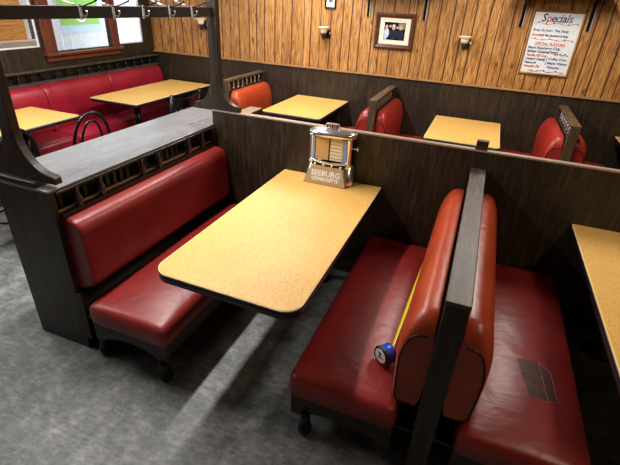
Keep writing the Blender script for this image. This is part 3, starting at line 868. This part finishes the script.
def frame_mb(x0, x1, z0, z1, w, m, d=.025):
    mb = MB()
    def ring(a, b, ya, yb_):
        pass
    o = [(x0, z0), (x1, z0), (x1, z1), (x0, z1)]; i_ = [(x0+w, z0+w), (x1-w, z0+w), (x1-w, z1-w), (x0+w, z1-w)]
    md = [(x0+w*.35, z0+w*.35), (x1-w*.35, z0+w*.35), (x1-w*.35, z1-w*.35), (x0+w*.35, z1-w*.35)]
    vs = [(a, YB-.001, b) for a, b in o]+[(a, YB-d*.75, b) for a, b in o]+[(a, YB-d, b) for a, b in md]+[(a, YB-d*.45, b) for a, b in i_]+[(a, YB-.001, b) for a, b in i_]
    fs = []
    for l in range(4):
        for k in range(4): fs.append([l*4+k, l*4+(k+1) % 4, (l+1)*4+(k+1) % 4, (l+1)*4+k])
    for k in range(4): fs.append([16+k, 16+(k+1) % 4, (k+1) % 4, k])
    mb.add(vs, fs, m); return mb
t = thing('framed_photograph', 'wooden framed photograph of people in dark suits with cream mat', 'picture', (.155, YB, 1.375))
frame_mb(-.065, .375, 1.377, 1.743, .05, M_picwood, .03).build('frame', t)
MB().box(-.016, .326, YB-.010, YB-.002, 1.426, 1.694, M_mat).build('mat', t)
ph = MB(); ph.box(.038, .272, YB-.0125, YB-.010, 1.472, 1.650, M_photo)
ph.build('photo_print', t)
fg = MB()
def disc(cx, cz, rx, rz_, m, d):
    n = 18; fg.prism([(cx+rx*math.cos(2*PI*i/n), cz+rz_*math.sin(2*PI*i/n)) for i in range(n)], YB-.0125-d, YB-.0125, 'Y', m)
fg.box(.195, .268, YB-.0130, YB-.0125, 1.585, 1.646, M_photogrey)
disc(.068, 1.54, .028, .05, M_shirt, .0010); disc(.058, 1.50, .018, .026, M_shirt, .0011); disc(.064, 1.602, .016, .02, M_skin, .0014)
disc(.145, 1.53, .045, .055, M_suit, .0012); disc(.143, 1.598, .019, .025, M_skin, .0016); disc(.143, 1.618, .018, .012, M_shirt, .0018)
disc(.225, 1.53, .040, .055, M_suit, .0013); disc(.222, 1.600, .019, .024, M_skin, .0017)
disc(.105, 1.61, .012, .015, M_skin, .0012); disc(.183, 1.60, .012, .013, M_skin, .0012)
fg.build('printed_people', t)
t = thing('small_frame', 'small black framed certificate above the sconce at top edge', 'picture', (-.62, YB, 1.742))
frame_mb(-.685, -.552, 1.742, 1.93, .02, M_black, .02).build('frame', t)
MB().box(-.665, -.572, YB-.01, YB-.002, 1.762, 1.91, M_labelwhite).build('print', t)
mm = MB(); mm.lathe([(.026, 0), (.026, .002)], (-.618, YB-.0101, 1.83), M_inkgrey, 20, Matrix.Rotation(PI/2, 4, 'X')); mm.build('round_mark', t)

# menu board
t = thing('menu_board', 'white dry-erase board with handwritten specials in wooden frame', 'board', (1.745, YB, 1.26))
frame_mb(1.512, 1.980, 1.257, 1.853, .019, M_honey, .020).build('frame', t)
MB().box(1.526, 1.966, YB-.007, YB-.002, 1.271, 1.839, M_white).build('writing_surface', t)
MB().box(1.62, 1.86, YB-.03, YB-.012, 1.262, 1.268, M_steel).build('pen_tray', t)
RW = Matrix.Rotation(PI/2, 3, 'X'); yw = YB-.0082
def wr(txt, x, z, size, mat, shear=.15, sx=1): return text_mesh(txt, size, mat, (x, yw, z), RW, 'handwriting', t, shear=shear, sx=sx, extrude=.0006)
cols = [M_inkblack, M_inkred, M_ink, M_inkgrey, M_inkblack, M_ink, M_inkred, M_inkgrey]
xx = 1.598
for ch, c, w in zip('Specials', [M_inkblack, M_inkred, M_ink, M_inkgrey, M_inkblack, M_ink, M_inkgrey, M_inkgrey], (.046, .042, .040, .036, .02, .038, .02, .036)):
    wr(ch, xx, 1.752, .100, c); xx += w
wr('Soup du Jour:  Pea Soup', 1.548, 1.665, .033, M_inkgrey)
wr('Special:', 1.548, 1.622, .033, M_inkred); wr('1/2 Ham Sandwich w/ Soup', 1.632, 1.622, .026, M_ink, sx=.85)
wr('SPECIAL FLAVORS', 1.60, 1.536, .043, M_inkred, 0, .8)
wr('Black Raspberry Chip', 1.545, 1.503, .034, M_inkgrey)
wr('Salted Caramel Swirl', 1.545, 1.468, .034, M_ink)
wr('Vanilla Fill Cup', 1.548, 1.432, .032, M_inkred)
wr('Cotton Candy', 1.548, 1.397, .032, M_ink)
wr('Peanut B', 1.548, 1.362, .030, M_ink)
wr('Pumpkin Pie', 1.548, 1.328, .030, M_inkred)
wr('{ Coffee Oreo', 1.74, 1.408, .032, M_inkgrey); wr('{ Maple Walnut', 1.74, 1.368, .032, M_inkgrey); wr('  Pistachio', 1.75, 1.328, .032, M_inkgrey)
vn = MB()
def vine(x0, x1, z, amp, mat, ph_=0):
    n = 30; vn.tube([(x0+(x1-x0)*i/n, yw-.001, z+amp*math.sin(ph_+i/n*5*PI)) for i in range(n+1)], .0016, mat, 5)
    for i in range(3, n, 5):
        x = x0+(x1-x0)*i/n; zz = z+amp*math.sin(ph_+i/n*5*PI)
        vn.prism([(x-.009, zz), (x, zz+.011), (x+.009, zz+.003), (x+.002, zz-.004)], yw-.002, yw, 'Y', M_inkblack if i % 2 else M_inkred)
vine(1.545, 1.95, 1.735, .008, M_inkred); vine(1.545, 1.95, 1.592, .006, M_inkred, 1)
vine(1.60, 1.94, 1.295, .007, M_inkblack, 2); vine(1.80, 1.93, 1.46, .006, M_inkgrey, 2)
vn.build('drawn_vine', t)

# shelf high on the wall, its black brackets hanging into view
def wall_shelf(x0, x1, label):
    t = thing('wall_shelf', label, 'shelf', ((x0+x1)/2, YB, 1.9), 'high wall shelves on black brackets')
    MB().box(x0-.12, x1+.12, YB-.24, YB-.002, 1.96, 1.985, M_frame).build('shelf_board', t, .003)
    for x in (x0, x1):
        b = MB(); b.box(x-.014, x+.014, YB-.012, YB-.001, 1.69, 1.96, M_blackmetal)
        b.box(x+.0141, x+.020, YB-.016, YB-.001, 1.69, 1.96, M_nickel)  # pale strip painted as the shine on the bracket's right side
        b.prism([(YB-.22, 1.96), (YB-.22, 1.945), (YB-.012, 1.86), (YB-.012, 1.96)], x-.004, x+.004, 'X', M_blackmetal)
        b.build('bracket', t)
wall_shelf(-.166, .457, 'high wall shelf over the framed photograph, black brackets showing')
wall_shelf(1.422, 2.026, 'high wall shelf over the menu board, black brackets showing')

# ------------------------------------------------------------------ lights
def fixture(x, y, lx, ly, power, label, col=(1, .97, .92), vis=True):
    t = thing('ceiling_light', label, 'lamp', (x, y, ZC))
    MB().box(x-lx/2-.02, x+lx/2+.02, y-ly/2-.02, y+ly/2+.02, ZC-.05, ZC, M_labelwhite).build('housing', t, .004)
    MB().box(x-lx/2, x+lx/2, y-ly/2, y+ly/2, ZC-.056, ZC-.0505, emis('diffuser_glow', (*col, 1), 3)).build('diffuser', t)
    L = bpy.data.lights.new('ceiling_lamp', 'AREA'); L.shape = 'RECTANGLE'; L.size = lx; L.size_y = ly; L.energy = power; L.color = col
    o = bpy.data.objects.new('lamp', L); COL.objects.link(o); o.parent = t; o.location = (0, 0, -.062)
    return t
fixture(-.78, -.65, .12, 1.8, 52, 'slim ceiling light over the left booth bench')
fixture(-.78, 1.5, .12, 1.2, 40, 'slim ceiling light over the second row of booths')
fixture(1.5, 1.2, .3, 1.2, 27, 'ceiling light over the right hand booths', (1, .93, .84))
fixture(2.6, -1.6, .3, 1.2, 9, 'added warm fill light over the right edge table', (1, .84, .6))  # unseen lamp added to warm and brighten the right table
fixture(-2.4, -1.2, .3, 1.2, 36, 'added fill light over the open floor at front left', (1, .98, .95))  # unseen lamp added to fill the left floor, shielded by the booth

w = bpy.data.worlds.new('sky'); S.world = w; w.use_nodes = True
bg = w.node_tree.nodes['Background']; bg.inputs['Color'].default_value = (.86, .93, 1, 1); bg.inputs['Strength'].default_value = 2.3

# ------------------------------------------------------------------ camera
cam = bpy.data.cameras.new('camera'); co = bpy.data.objects.new('camera', cam); COL.objects.link(co)
cam.sensor_width = 36; cam.lens = 429.323/620*36; cam.clip_start = .05
RM = ((0.92842846, 0.36837672, 0.04815789), (0.21749143, -0.4338459, -0.87434273), (-0.3011944, 0.82223861, -0.48291366))
right = Vector(RM[0]); down = Vector(RM[1]); fwd = Vector(RM[2])
m3 = Matrix((right, -down, -fwd)).transposed()
co.matrix_world = Matrix.Translation((1.210, -2.714, 1.866)) @ m3.to_4x4()
S.camera = co
S.view_settings.view_transform = 'Standard'; S.view_settings.look = 'None'; S.view_settings.gamma = 1
S.view_settings.use_curve_mapping = False; S.view_settings.exposure = 0.6
S.cycles.use_denoising = True
S.cycles.max_bounces = 8
